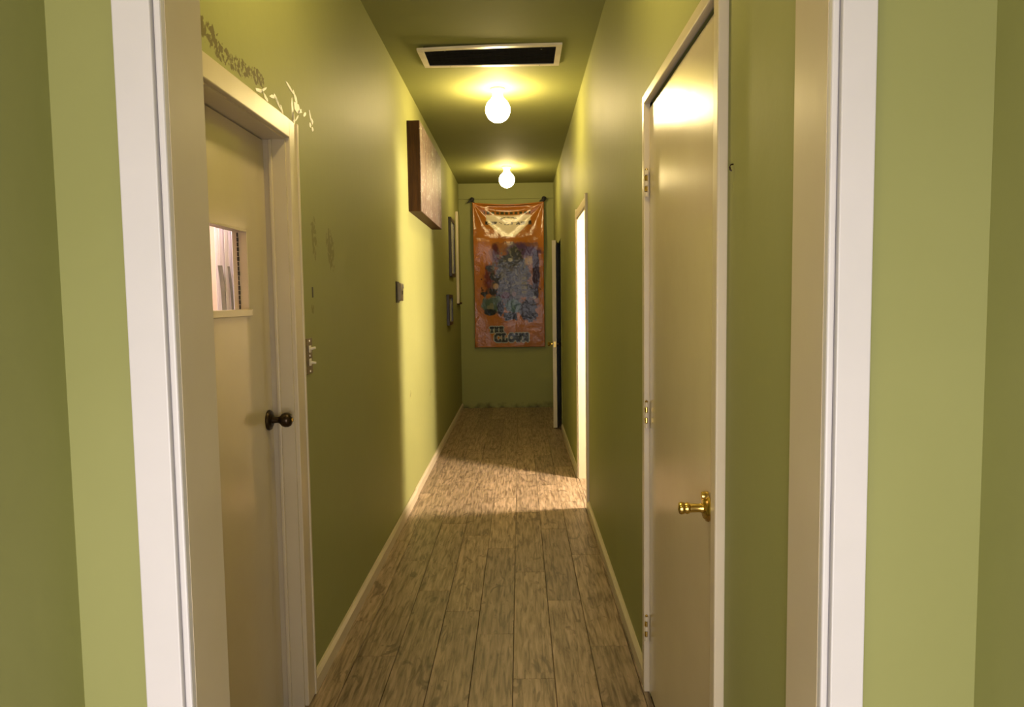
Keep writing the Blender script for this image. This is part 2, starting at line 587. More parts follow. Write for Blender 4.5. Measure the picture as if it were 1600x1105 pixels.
obj('jamb', boxes((OPR, OPR + 0.02, 1.05, 1.172, 0, OPZ)), 'cream', t1)
obj('jamb_head', boxes((OPL - 0.02, OPR + 0.02, 1.05, 1.168, OPZ, OPZ + 0.02)), 'cream', t1)

# frame of the windowed door
t2 = thing('trim_2', 'cream deep-set frame around the windowed door', 'door casing', (XL, 2.02, 0), kind='structure')
zt = 1.915
obj('casing_side', bbox((XL - 0.002, XL + 0.014, 2.428, 2.51, 0, zt + 0.066), 0.003), 'cream', t2)
obj('casing_side', bbox((XL - 0.002, XL + 0.014, 1.53, 1.612, 0, zt + 0.066), 0.003), 'cream', t2)
obj('casing_head', bbox((XL - 0.002, XL + 0.015, 1.612, 2.428, zt + 0.004, zt + 0.066), 0.003), 'cream', t2)
obj('casing_band', bbox((XL, XL + 0.019, 2.502, 2.514, 0, zt + 0.066), 0.003), 'cream', t2)
obj('jamb', boxes((XL - T, XL + 0.001, 2.4175, 2.429, 0, zt - 0.002)), 'cream', t2)
obj('jamb', boxes((XL - T, XL + 0.001, 1.611, 1.6225, 0, zt - 0.002)), 'cream', t2)
obj('jamb_head', boxes((XL - T, XL + 0.001, 1.611, 2.429, zt - 0.0025, zt + 0.01)), 'cream', t2)
obj('door_stop', bbox((XL - 0.052, XL - 0.040, 2.407, 2.418, 0, zt - 0.003), 0.003), 'cream', t2)
obj('door_stop', bbox((XL - 0.052, XL - 0.040, 1.622, 1.633, 0, zt - 0.003), 0.003), 'cream', t2)

# frame of the brass-knobbed door
t3 = thing('trim_3', 'narrow cream frame around the glossy door with brass knob', 'door casing', (XR, 2.07, 0), kind='structure')
obj('casing_side', bbox((XR - 0.02, XR + 0.002, 2.502, 2.54, 0, 2.06), 0.004), 'cream', t3)
obj('casing_side', bbox((XR - 0.022, XR + 0.002, 1.572, 1.612, 0, 2.06), 0.004), 'cream', t3)
obj('casing_head', bbox((XR - 0.02, XR + 0.002, 1.612, 2.502, 2.026, 2.06), 0.004), 'cream', t3)
obj('jamb', boxes((XR - 0.001, XR + T, 2.495, 2.503, 0, 2.03)), 'cream', t3)
obj('jamb', boxes((XR - 0.001, XR + T, 1.611, 1.657, 0, 2.03)), 'cream', t3)

# frame of the lit doorway
t4 = thing('trim_4', 'pale frame of the doorway pouring light across the floor', 'door casing', (XR, 5.2, 0), kind='structure')
obj('casing_side', bbox((XR - 0.016, XR + 0.002, 4.742, 4.796, 0, 2.055), 0.003), 'cream', t4)
obj('casing_side', bbox((XR - 0.012, XR + 0.002, 5.604, 5.655, 0, 2.055), 0.003), 'cream', t4)
obj('casing_head', bbox((XR - 0.010, XR + 0.002, 4.796, 5.604, 1.99, 2.045), 0.003), 'cream', t4)
obj('jamb', boxes((XR - 0.001, XR + T, 4.795, 4.803, 0, 1.985)), 'cream', t4)
obj('jamb', boxes((XR - 0.001, XR + T, 5.595, 5.603, 0, 1.985)), 'cream', t4)
obj('jamb_head', boxes((XR - 0.001, XR + T, 4.803, 5.595, 1.975, 1.986)), 'cream', t4)

# frame of the doorway with the door ajar
t5 = thing('trim_5', 'thin green frame of the dark doorway near the banner', 'door casing', (XR, 8.2, 0), kind='structure')
obj('jamb', boxes((XR - 0.006, XR + T, 7.772, 7.782, 0, 2.012)), 'green', t5)
obj('jamb', boxes((XR - 0.002, XR + T, 8.556, 8.566, 0, 2.012)), 'green', t5)
obj('casing_head', boxes((XR - 0.006, XR + T, 7.782, 8.556, 2.006, 2.016)), 'green', t5)


# ------------------------------------------------------------------ doors
def hinge(parent, x, y, z, s, material='brass'):
    """butt hinge: leaf on the frame, barrel of five knuckles; s = direction out of the wall"""
    h = obj('hinge', bbox((min(x, x + s * 0.003), max(x, x + s * 0.003), y - 0.008, y + 0.026, z - 0.045, z + 0.045), 0.0008, 1), 'cream', parent, label='cream painted butt hinge')
    for k in range(5):
        z0 = z - 0.045 + k * 0.018
        obj('knuckle', lathe([(0.0055, z0 + 0.0008), (0.0065, z0 + 0.002), (0.0065, z0 + 0.016), (0.0055, z0 + 0.0172)], origin=(x + s * 0.006, y, 0), seg=12),
            material if k % 2 else 'cream', h, True)
    obj('pin_tip', lathe([(0.0045, z + 0.045), (0.005, z + 0.048), (0.0, z + 0.052)], origin=(x + s * 0.006, y, 0), seg=12), material, h, True)


# door with a small window, set deep in its frame
XD = -0.825
d1 = thing('door_1', 'cream flush door with a small square window and bronze knob', 'door', (XD, 2.02, 0), kind='structure')
wy0, wy1, wz0, wz1 = 1.80, 2.235, 1.365, 1.602
p = boxes((XD - 0.042, XD, 1.624, wy0, 0.008, 1.909), (XD - 0.042, XD, wy1, 2.416, 0.008, 1.909),
          (XD - 0.042, XD, wy0, wy1, 0.008, wz0), (XD - 0.042, XD, wy0, wy1, wz1, 1.909))
obj('panel', p, 'door_paint', d1)
obj('window_pane', boxes((XD - 0.030, XD - 0.026, wy0 - 0.004, wy1 + 0.004, wz0 - 0.004, wz1 + 0.004)), 'glass', d1, label='clear glass pane')
wf = obj('window_frame', boxes((XD - 0.030, XD + 0.003, wy1 - 0.004, wy1 + 0.002, wz0, wz1), (XD - 0.030, XD + 0.003, wy0 - 0.002, wy0 + 0.004, wz0, wz1),
                              (XD - 0.030, XD + 0.003, wy0, wy1, wz1 - 0.003, wz1 + 0.003)), 'cream', d1)
obj('window_sill', bbox((XD - 0.030, XD + 0.010, wy0 - 0.01, wy1 + 0.012, wz0 - 0.020, wz0 + 0.001), 0.002), 'door_paint', wf)
bead = bmesh.new()
rz = random.Random(3)
for k in range(16):       # crumbling putty along the pane
    zc = wz0 + 0.008 + k * 0.0145
    r0 = 0.0016 + 0.0022 * rz.random()
    box(bead, XD - 0.026, XD - 0.024 + r0, wy1 - 0.004 - r0 - 0.001, wy1 - 0.003, zc - 0.006, zc + 0.0065)
obj('putty', bead, 'dark_plastic', wf, label='dark crumbled putty along the glass')
kn = obj('knob', lathe([(0.0, 0.0775), (0.010, 0.0772), (0.0185, 0.074), (0.0235, 0.066), (0.0245, 0.056), (0.021, 0.046), (0.013, 0.039), (0.010, 0.032), (0.0105, 0.018), (0.012, 0.012)][::-1],
                       (1, 0, 0), (XD, 2.372, 1.003)), 'bronze', d1, True, 'dark bronze round doorknob')
obj('rosette', lathe([(0.033, 0.0), (0.034, 0.004), (0.031, 0.009), (0.024, 0.011), (0.020, 0.014), (0.013, 0.0145)], (1, 0, 0), (XD, 2.372, 1.003)), 'bronze', kn, True)
obj('key_button', lathe([(0.007, 0.075), (0.0065, 0.080), (0.0, 0.0805)], (1, 0, 0), (XD, 2.372, 1.003), 14), 'brass', kn, True)

# glossy flush door with brass knob
d2 = thing('door_2', 'glossy cream flush door with brass knob and three hinges', 'door', (XR, 2.07, 0), kind='structure')
obj('panel', bbox((XR - 0.002, XR + 0.036, 1.660, 2.491, 0.010, 2.012), 0.002), 'door_paint', d2)
for hz in (1.765, 0.985, 0.232):
    hinge(d2, XR - 0.006, 2.497, hz, -1)
kx, ky, kz = XR - 0.002, 1.705, 0.890
kn = obj('knob', lathe([(0.0125, 0.008), (0.0115, 0.016), (0.0100, 0.022), (0.0105, 0.034), (0.0108, 0.044), (0.0130, 0.046), (0.0140, 0.051), (0.0125, 0.054), (0.0120, 0.056),
                        (0.0140, 0.058), (0.0150, 0.064), (0.0130, 0.069), (0.006, 0.071), (0.0, 0.0715)], (-1, 0, 0), (kx, ky, kz)), 'brass', d2, True, 'polished brass doorknob')
obj('rosette', lathe([(0.032, 0.0), (0.033, 0.003), (0.031, 0.007), (0.027, 0.009), (0.025, 0.012), (0.018, 0.013), (0.012, 0.014)], (-1, 0, 0), (kx, ky, kz)), 'brass', kn, True)
obj('thumb_turn', lathe([(0.010, 0.002), (0.011, 0.010), (0.009, 0.018), (0.0, 0.019)], (-1, 0, 0), (kx, ky - 0.004, kz + 0.030), 16), 'brass', kn, True)
obj('latch_plate', boxes((XR - 0.0025, XR + 0.026, 1.6585, 1.6605, kz - 0.028, kz + 0.028)), 'brass', d2)

# white door standing ajar near the banner
ang = math.asin(0.092 / 0.765)
d3 = thing('door_3', 'narrow white door standing ajar beside the orange banner', 'door', (XR - 0.004, 8.553, 0), kind='structure')
d3['_local'] = 1
d3.rotation_euler = (0, 0, -ang)
# local space: door runs from the hinge (0,0) towards -Y; hall side is -X
obj('panel', bbox((-0.0, 0.042, -0.765, -0.004, 0.012, 2.0), 0.002), 'cream', d3)
for sx, lab in ((-1, None), (1, None)):
    x0 = 0.0 if sx < 0 else 0.042
    k = obj('knob', lathe([(0.010, 0.006), (0.009, 0.022), (0.011, 0.028), (0.021, 0.036), (0.025, 0.046), (0.021, 0.056), (0.0, 0.060)], (sx, 0, 0), (x0, -0.705, 0.905), 20), 'brass' if sx < 0 else 'bronze', d3, True)
    obj('rosette', lathe([(0.031, 0.0), (0.031, 0.004), (0.026, 0.008), (0.010, 0.009)], (sx, 0, 0), (x0, -0.705, 0.905), 20), 'brass' if sx < 0 else 'bronze', k, True)
obj('latch_plate', boxes((0.010, 0.034, -0.7665, -0.7645, 0.875, 0.935)), 'brass', d3)
for hz in (0.25, 1.0, 1.78):
    obj('hinge', boxes((0.004, 0.04, -0.0045, -0.002, hz - 0.045, hz + 0.045)), 'steel', d3)


# ------------------------------------------------------------------ lamps
def make_lamp(x, y, label, group, glow='globe'):
    t = thing('ceiling_lamp', label, 'lamp', (x, y, H), group)
    obj('base', lathe([(0.048, H - 0.001), (0.049, H - 0.010), (0.044, H - 0.020), (0.038, H - 0.028), (0.035, H - 0.044), (0.0, H - 0.045)], origin=(x, y, 0)), 'porcelain', t, True)
    prof = [(0.034, -0.046), (0.036, -0.058)]
    cz, r = -0.146, 0.086
    for k in range(1, 15):
        a = math.radians(62) - k * math.radians(152) / 14
        prof.append((max(r * math.cos(a), 0.0), cz + r * math.sin(a)))
    prof[-1] = (0.0, prof[-1][1])
    obj('globe', lathe([(a, H + c) for a, c in prof], origin=(x, y, 0), seg=32), glow, t, True)
    return t


make_lamp(-0.135, 5.22, 'lit white globe lamp on the ceiling just past the air vent', 'globe lamps along the corridor ceiling', 'globe_mid')
make_lamp(-0.125, 8.22, 'lit white globe lamp on the ceiling in front of the banner', 'globe lamps along the corridor ceiling', 'globe_far')
make_lamp(-0.13, 2.05, 'lit white globe lamp above the windowed door, out of frame', 'globe lamps along the corridor ceiling', 'globe_near')

make_lamp(-0.40, 0.15, 'added fill globe on the lobby ceiling, out of view', None, 'globe_fill')  # added unseen lamp, there to warm the lobby side walls

# floor lamp that lights the side room
fl = thing('floor_lamp', 'globe floor lamp inside the brightly lit side room', 'lamp', (1.42, 4.92, ZB))
obj('base', lathe([(0.14, ZB), (0.14, 0.004), (0.12, 0.014), (0.02, 0.02), (0.012, 0.03)], origin=(1.42, 4.92, 0)), 'bronze', fl, True)
obj('pole', lathe([(0.011, 0.02), (0.011, 1.50)], origin=(1.42, 4.92, 0), seg=12), 'bronze', fl, True)
obj('globe', lathe([(0.0, 1.50)] + [(0.13 * math.sin(math.radians(a)), 1.63 - 0.13 * math.cos(math.radians(a))) for a in range(15, 180, 15)] + [(0.0, 1.76)], origin=(1.42, 4.92, 0)), 'room_globe', fl, True)

# table-height lamp on the ceiling of the room behind the windowed door
bl2 = thing('ceiling_lamp', 'globe lamp inside the room behind the windowed door', 'lamp', (-1.75, 2.9, H))
obj('base', lathe([(0.06, H - 0.001), (0.06, H - 0.02), (0.03, H - 0.05)], origin=(-1.75, 2.9, 0)), 'porcelain', bl2, True)
obj('globe', lathe([(0.03, H - 0.05), (0.08, H - 0.08), (0.1, H - 0.14), (0.08, H - 0.2), (0.0, H - 0.24)], origin=(-1.75, 2.9, 0)), 'room_globe_cool', bl2, True)

# ------------------------------------------------------------------ seen through the door window
cu = bmesh.new()
cols = []
for k in range(90):
    x = -1.452 + k * 0.0035
    yy = 3.52 + 0.016 * math.sin(k * 0.62) + 0.007 * math.sin(k * 1.7 + 1)
    cols.append([cu.verts.new((x, yy, z)) for z in (0.6, 1.2, 1.6, 2.2)])
for a, c in zip(cols, cols[1:]):
    for i in range(3):
        cu.faces.new((a[i], c[i], c[i + 1], a[i + 1]))
cuo = obj('curtain', cu, 'curtain', None, True)
sol = cuo.modifiers.new('thickness', 'SOLIDIFY')
sol.thickness = 0.003
tag(cuo, 'pale lilac curtain seen through the small door window', 'curtain')
for x, wd, lab, top in ((-1.417, 0.020, 'broad dark strap hanging before the pale curtain in the door window', 1.565), (-1.377, 0.010, 'thin dark strap hanging before the pale curtain in the door window', 1.56)):
    bm = bmesh.new()
    prev = None
    for k in range(9):
        z = top - k * 0.06
        dx = 0.003 * math.sin(k * 0.9) + 0.0035 * k
        ring = [bm.verts.new((x + dx - wd / 2, 3.490, z)), bm.verts.new((x + dx + wd / 2, 3.490, z)), bm.verts.new((x + dx + wd / 2, 3.495, z)), bm.verts.new((x + dx - wd / 2, 3.495, z))]
        if prev:
            for i in range(4):
                bm.faces.new((prev[i], prev[(i + 1) % 4], ring[(i + 1) % 4], ring[i]))
        else:
            bm.faces.new(ring)
        prev = ring
    bm.faces.new(prev[::-1])
    tag(obj('hanging_strap', bm, 'strap'), lab, 'strap', 'straps behind the door window')

# ------------------------------------------------------------------ ceiling vent
vx0, vx1, vy0, vy1 = -0.572, 0.262, 4.32, 4.70
v = thing('ceiling_vent', 'white framed air return vent with dark filter on the ceiling', 'vent', (-0.155, 4.51, H))
FW = 0.034


def vbar(x0, x1, y0, y1, z0a, z0b, th=0.012, n=10, sag=0.0, along='x'):
    """frame bar whose underside runs from z0a to z0b, slightly sagging"""
    bm = bmesh.new()
    prev = None
    for k in range(n + 1):
        t = k / n
        zz = z0a + (z0b - z0a) * t - sag * math.sin(math.pi * t)
        if along == 'x':
            x = x0 + (x1 - x0) * t
            pts = [(x, y0, zz), (x, y1, zz), (x, y1, zz + th), (x, y0, zz + th)]
        else:
            y = y0 + (y1 - y0) * t
            pts = [(x0, y, zz), (x1, y, zz), (x1, y, zz + th), (x0, y, zz + th)]
        ring = [bm.verts.new(q) for q in pts]
        if prev:
            for i in range(4):
                bm.faces.new((prev[i], prev[(i + 1) % 4], ring[(i + 1) % 4], ring[i]))
        else:
            bm.faces.new(ring)
        prev = ring
    bm.faces.new(prev[::-1])
    return bm


obj('frame_bar', vbar(vx0, vx1, vy0, vy0 + FW, H - 0.030, H - 0.013, sag=-0.004), 'vent_white', v)
obj('frame_bar', vbar(vx0, vx1, vy1 - FW, vy1, H - 0.013, H - 0.013), 'vent_white', v)
obj('frame_bar', vbar(vx0, vx0 + FW, vy0 + FW, vy1 - FW, H - 0.030, H - 0.013, along='y'), 'vent_white', v)
obj('frame_bar', vbar(vx1 - FW, vx1, vy0 + FW, vy1 - FW, H - 0.013, H - 0.013, along='y'), 'vent_white', v)
obj('filter', boxes((vx0 + FW, vx1 - FW, vy0 + FW, vy1 - FW, H - 0.004, H - 0.0005)), 'vent_dark', v, label='dusty black filter')
sl = bmesh.new()
box(sl, vx0 + FW, vx1 - FW, -0.0065, 0.0065, -0.0007, 0.0007)
bmesh.ops.rotate(sl, verts=sl.verts[:], cent=(0, 0, 0), matrix=Matrix.Rotation(math.radians(35), 3, 'X'))
bmesh.ops.translate(sl, verts=sl.verts[:], vec=(0.155, 0, 0))
sm = bpy.data.meshes.new('slat')
sl.to_mesh(sm)
sl.free()
sm.materials.append(M['vent_dark'])
for k in range(15):
    o = bpy.data.objects.new('slat', sm)
    COL.objects.link(o)
    o.parent = v
    o.location = (0, vy0 + FW + 0.015 + k * 0.0202 - 4.51, -0.0095)
for x, y in ((vx0 + 0.16, vy1 - 0.015), (vx1 - 0.12, vy1 - 0.015), (vx0 + 0.16, vy0 + 0.017), (vx1 - 0.12, vy0 + 0.017)):
    obj('screw', lathe([(0.005, H - 0.0305), (0.004, H - 0.032), (0.0, H - 0.0325)] if y < 4.5 else [(0.005, H - 0.013), (0.004, H - 0.0145), (0.0, H - 0.015)], origin=(x, y, 0), seg=10), 'steel', v)


# ------------------------------------------------------------------ pictures
def canvas_material():
    m = bpy.data.materials.new('grey pink streaked painting')
    m.use_nodes = True
    nt = m.node_tree
    L = nt.links.new
    b = nt.nodes['Principled BSDF']
    tc = nt.nodes.new('ShaderNodeTexCoord')

    def ns(scale, st, dist=0.0):
        mp = nt.nodes.new('ShaderNodeMapping')
        mp.inputs['Scale'].default_value = st
        L(tc.outputs['Object'], mp.inputs[0])
        n = nt.nodes.new('ShaderNodeTexNoise')
        n.inputs['Scale'].default_value = scale
        n.inputs['Detail'].default_value = 6
        n.inputs['Distortion'].default_value = dist
        L(mp.outputs[0], n.inputs['Vector'])
        return n
    a = ns(7, (1, 3.0, 0.45), 0.4)
    r = nt.nodes.new('ShaderNodeValToRGB')
    e = r.color_ramp.elements
    e[0].position, e[0].color = 0.30, (0.035, 0.022, 0.018, 1)
    e[1].position, e[1].color = 0.75, (0.22, 0.18, 0.145, 1)
    for ps, c in ((0.42, (0.11, 0.075, 0.062, 1)), (0.52, (0.16, 0.11, 0.09, 1)), (0.62, (0.13, 0.11, 0.085, 1))):
        x = r.color_ramp.elements.new(ps)
        x.color = c
    L(a.outputs['Fac'], r.inputs[0])
    s = ns(16, (1, 1.4, 0.8), 2.0)
    sr = nt.nodes.new('ShaderNodeMapRange')
    sr.inputs['From Min'].default_value = 0.60
    sr.inputs['From Max'].default_value = 0.68
    L(s.outputs['Fac'], sr.inputs[0])
    mix = nt.nodes.new('ShaderNodeMixRGB')
    mix.inputs['Color2'].default_value = (0.42, 0.42, 0.40, 1)
    L(sr.outputs[0], mix.inputs[0]); L(r.outputs[0], mix.inputs['Color1'])
    L(mix.outputs[0], b.inputs['Base Color'])
    b.inputs['Roughness'].default_value = 0.5
    b.inputs['Specular IOR Level'].default_value = 0.15
    bp = nt.nodes.new('ShaderNodeBump')
    bp.inputs['Strength'].default_value = 0.35
    bp.inputs['Distance'].default_value = 0.01
    L(s.outputs['Fac'], bp.inputs['Height'])
    L(bp.outputs[0], b.inputs['Normal'])
    return m


pc = thing('wall_picture', 'large deep box picture with brown wooden sides and streaky grey-pink front', 'picture', (XL, 5.78, 2.0))
y0, y1, z0, z1, xf = 5.11, 6.45, 2.0, 2.612, -0.672
obj('side_board', bbox((XL, xf, y0, y0 + 0.02, z0, z1), 0.002), 'brown_wood', pc)
obj('side_board', bbox((XL, xf, y1 - 0.02, y1, z0, z1), 0.002), 'brown_wood', pc)
obj('bottom_board', bbox((XL, xf, y0 + 0.02, y1 - 0.02, z0, z0 + 0.02), 0.002), 'brown_wood', pc)
obj('top_board', bbox((XL, xf, y0 + 0.02, y1 - 0.02, z1 - 0.02, z1), 0.002), 'brown_wood', pc)
obj('painting', bbox((xf - 0.004, xf + 0.005, y0 + 0.001, y1 - 0.001, z0 + 0.001, z1 - 0.001), 0.0015), canvas_material(), pc, label='streaky grey and pink abstract painting')


def small_frame(y0, y1, z0, z1, th, fw, label, print_mat, group):
    t = thing('picture_frame', label, 'picture', (XL, (y0 + y1) / 2, z0), group)
    obj('frame_rail', bbox((XL, XL + th, y0, y1, z0, z0 + fw), 0.002), 'dark_wood', t)
    obj('frame_rail', bbox((XL, XL + th, y0, y1, z1 - fw, z1), 0.002), 'dark_wood', t)
    obj('frame_stile', bbox((XL, XL + th, y0, y0 + fw, z0 + fw, z1 - fw), 0.002), 'dark_wood', t)
    obj('frame_stile', bbox((XL, XL + th, y1 - fw, y1, z0 + fw, z1 - fw), 0.002), 'dark_wood', t)
    obj('print', boxes((XL, XL + th * 0.45, y0 + fw, y1 - fw, z0 + fw, z1 - fw)), print_mat, t)
    obj('pane', boxes((XL + th * 0.55, XL + th * 0.6, y0 + fw, y1 - fw, z0 + fw, z1 - fw)), 'glass', t)


M['dim_print'] = mat('dim brown print', (0.05, 0.034, 0.025), 0.5, noise=(0.025, 0.017, 0.014), nscale=8)
M['grey_print'] = mat('pale grey print', (0.16, 0.13, 0.12), 0.5, noise=(0.07, 0.06, 0.055), nscale=10)
small_frame(7.96, 8.44, 1.645, 2.28, 0.028, 0.035, 'tall dark wooden picture frame with a brown print, hung above the small frame', 'dim_print', 'dark framed pictures')
small_frame(7.60, 8.03, 1.125, 1.445, 0.030, 0.035, 'small low dark picture frame with a pale grey print', 'grey_print', 'dark framed pictures')
wp = thing('wall_panel', 'tall thin white-edged panel on the wall next to the far corner', 'panel', (XL, 9.0, 1.34))
obj('edge_strip', bbox((XL, XL + 0.030, 8.86, 8.885, 1.345, 2.44), 0.003), 'cream', wp, label='white edge strip')
obj('front', boxes((XL, XL + 0.022, 8.885, 9.22, 1.36, 2.43)), 'green', wp)
obj('bottom_ledge', bbox((XL, XL + 0.034, 8.885, 9.22, 1.335, 1.36), 0.003), 'brown_wood', wp)

# thermostat and switch plate
th = thing('thermostat', 'small grey-beige thermostat on the wall below the big picture', 'thermostat', (XL, 4.56, 1.38))
obj('back_plate', bbox((XL, XL + 0.006, 4.495, 4.60, 1.375, 1.505), 0.002), 'dark_plastic', th)
obj('cover', bbox((XL + 0.006, XL + 0.032, 4.503, 4.592, 1.385, 1.495), 0.006, 3), 'grey_plastic', th, True)
obj('dial', lathe([(0.014, 0.030), (0.014, 0.038), (0.011, 0.041), (0.0, 0.041)], (1, 0, 0), (XL, 4.55, 1.475), 18), 'plastic', th, True)
obj('display', boxes((XL + 0.0315, XL + 0.0335, 4.53, 4.57, 1.425, 1.448)), 'dark_plastic', th)
sw = thing('light_switch', 'brass two-toggle light switch plate beside the windowed door frame', 'switch', (XL, 2.6, 1.128))
obj('plate', bbox((XL, XL + 0.006, 2.568, 2.640, 1.130, 1.258), 0.003), 'shaded_brass', sw, label='brass switch plate coloured darker for shade')
for z in (1.219, 1.172):
    tg = obj('collar', bbox((XL + 0.006, XL + 0.010, 2.592, 2.614, z - 0.013, z + 0.013), 0.002), 'plastic', sw)
    bm = lathe([(0.0055, 0.0), (0.0050, 0.012), (0.0042, 0.022), (0.0, 0.023)], (0.93, 0, 0.22 if z > 1.2 else -0.1), (XL + 0.006, 2.603, z), 12)
    obj('toggle', bm, 'plastic', tg, True)
for z in (1.248, 1.195, 1.140):
    obj('screw', lathe([(0.004, 0.006), (0.0035, 0.0078), (0.0, 0.008)], (1, 0, 0), (XL, 2.604, z), 10), 'steel', sw)

# little hook on the wall next to the near jamb, and an old anchor hole
hk = tag(obj('wall_hook', tube([(XR + 0.002, 1.533, 1.655), (XR - 0.005, 1.532, 1.654), (XR - 0.008, 1.531, 1.649), (XR - 0.007, 1.530, 1.643), (XR - 0.004, 1.530, 1.641)], 0.0018, 8), 'bronze', None, True),
         'tiny dark screw hook in the green wall beside the brass-knobbed door', 'hook')
an = tag(obj('wall_anchor', bbox((XL - 0.004, XL + 0.0015, 2.678, 2.692, 1.402, 1.440), 0.001, 1), 'dark_plastic'),
         'small dark wall anchor hole above the light switch', 'anchor')

# white plaster showing where the paint chipped off above the door frame
chips = bmesh.new()
rc = random.Random(12)


def chip(cy, cz, ry, rz_, tilt):
    n = rc.randint(7, 10)
    ca, sa = math.cos(tilt), math.sin(tilt)
    pts = []
    for k in range(n):
        a = 2 * math.pi * k / n
        q = 0.95 + 1.0 * rc.random()
        u, t = ry * q * math.cos(a), rz_ * q * math.sin(a)
        pts.append((cy + u * ca - t * sa, cz + u * sa + t * ca))
    lo = [chips.verts.new((XL - 0.001, a, c)) for a, c in pts]
    hi = [chips.verts.new((XL + 0.0012, a, c)) for a, c in pts]
    chips.faces.new(hi)
    for k in range(n):
        chips.faces.new((lo[k], lo[(k + 1) % n], hi[(k + 1) % n], hi[k]))


for cy, cz, ry, rz_, tl in ((2.20, 2.006, 0.022, 0.004, 0.2), (2.235, 2.018, 0.02, 0.003, 0.5), (2.25, 2.000, 0.015, 0.004, -0.3), (2.31, 2.018, 0.02, 0.0035, 0.2), (2.345, 2.025, 0.016, 0.003, -0.4),
                            (2.37, 2.010, 0.02, 0.004, -0.5), (2.40, 2.000, 0.014, 0.005, -0.7), (2.50, 2.095, 0.03, 0.005, -0.2), (2.55, 2.082, 0.022, 0.007, -0.6),
                            (2.565, 2.052, 0.024, 0.011, 0.1), (2.60, 2.046, 0.018, 0.005, 0.3), (2.515, 2.03, 0.007, 0.028, 0.05), (2.525, 1.998, 0.01, 0.018, 0.0),
                            (2.56, 2.012, 0.018, 0.003, 0.6), (2.66, 2.05, 0.012, 0.004, 0.5), (2.73, 2.062, 0.015, 0.005, -0.9), (2.75, 2.045, 0.009, 0.008, 0.3), (2.725, 2.028, 0.01, 0.006, 0.2),
                            (2.755, 2.02, 0.007, 0.007, 0.0)):
    chip(cy, cz, ry, rz_, tl)
co = obj('plaster_chips', chips, 'plaster', bpy.data.objects['wall_left'], label='white plaster showing through chipped paint')
co['kind'] = 'stuff'

# ------------------------------------------------------------------ banner on its rod
BX0, BX1, BZ0, BZ1, BY = -0.575, 0.315, 0.782, 2.600, 9.335
rod = tag(obj('hanging_rod', tube([(XL, 9.373, 2.656), (-0.2, 9.373, 2.650), (XR, 9.373, 2.654)], 0.006, 8), 'green', None, True),
          'thin green rod spanning the end wall above the banner', 'rod')

NU, NV = 150, 300
uu, vv_ = np.meshgrid(np.linspace(0, 1, NU + 1), np.linspace(0, 1, NV + 1))
rs = np.random.RandomState(5)


def vnoise(nx, ny, seed):
    g = np.random.RandomState(seed).rand(ny + 2, nx + 2)
    x, y = uu * nx, vv_ * ny
    xi, yi = np.floor(x).astype(int), np.floor(y).astype(int)
    fx, fy = x - xi, y - yi
    fx, fy = fx * fx * (3 - 2 * fx), fy * fy * (3 - 2 * fy)
    return (g[yi, xi] * (1 - fx) + g[yi, xi + 1] * fx) * (1 - fy) + (g[yi + 1, xi] * (1 - fx) + g[yi + 1, xi + 1] * fx) * fy


n1, n2, n3, n4 = vnoise(9, 18, 1), vnoise(20, 40, 2), vnoise(40, 80, 3), vnoise(5, 9, 4)
fb = n1 * 0.5 + n2 * 0.3 + n3 * 0.2
img = np.zeros((NV + 1, NU + 1, 3))
img[:] = (0.50, 0.175, 0.022)
img *= (0.82 + 0.3 * n4)[..., None]


def paint(mask, col):
    mk = np.clip(mask, 0, 1)[..., None]
    img[:] = img * (1 - mk) + np.array(col) * mk


def ell(cu, cv, ru, rv, soft=0.15, rough=0.5):
    d = np.sqrt(((uu - cu) / ru) ** 2 + ((vv_ - cv) / rv) ** 2) + (fb - 0.5) * rough * 2
    return np.clip((1 - d) / soft, 0, 1)


def rect(u0, u1, v0, v1, rough=0.03):
    d = np.minimum(np.minimum(uu - u0, u1 - uu), np.minimum(vv_ - v0, v1 - vv_) * 2) + (fb - 0.5) * rough * 2
    return np.clip(d / 0.01, 0, 1)


# title crest: pale shield brightened by painted-in lamp glare, with dark marks
tri = np.clip(np.minimum(0.30 + 0.02 - np.abs(uu - 0.5) - np.clip((vv_ - 0.13) * 2.2, 0, 1), np.minimum(vv_ - 0.075, 0.235 - vv_) * 2) / 0.015, 0, 1)
paint(tri, (0.95, 0.82, 0.58))
paint(rect(0.15, 0.82, 0.050, 0.074, 0.004) * (np.sin(uu * 95) > -0.35), (0.045, 0.06, 0.025))
paint(rect(0.17, 0.83, 0.124, 0.15, 0.012) * (n3 > 0.52), (0.10, 0.08, 0.06))
paint(rect(0.17, 0.21, 0.122, 0.146, 0.004), (0.03, 0.025, 0.02))
paint(rect(0.79, 0.83, 0.118, 0.142, 0.004), (0.03, 0.025, 0.02))
paint(ell(0.5, 0.103, 0.14, 0.018, 0.3, 0.1) * (np.abs(np.sqrt(((uu - 0.5) / 0.14) ** 2 + ((vv_ - 0.107) / 0.018) ** 2) - 0.8) < 0.15), (0.16, 0.12, 0.08))
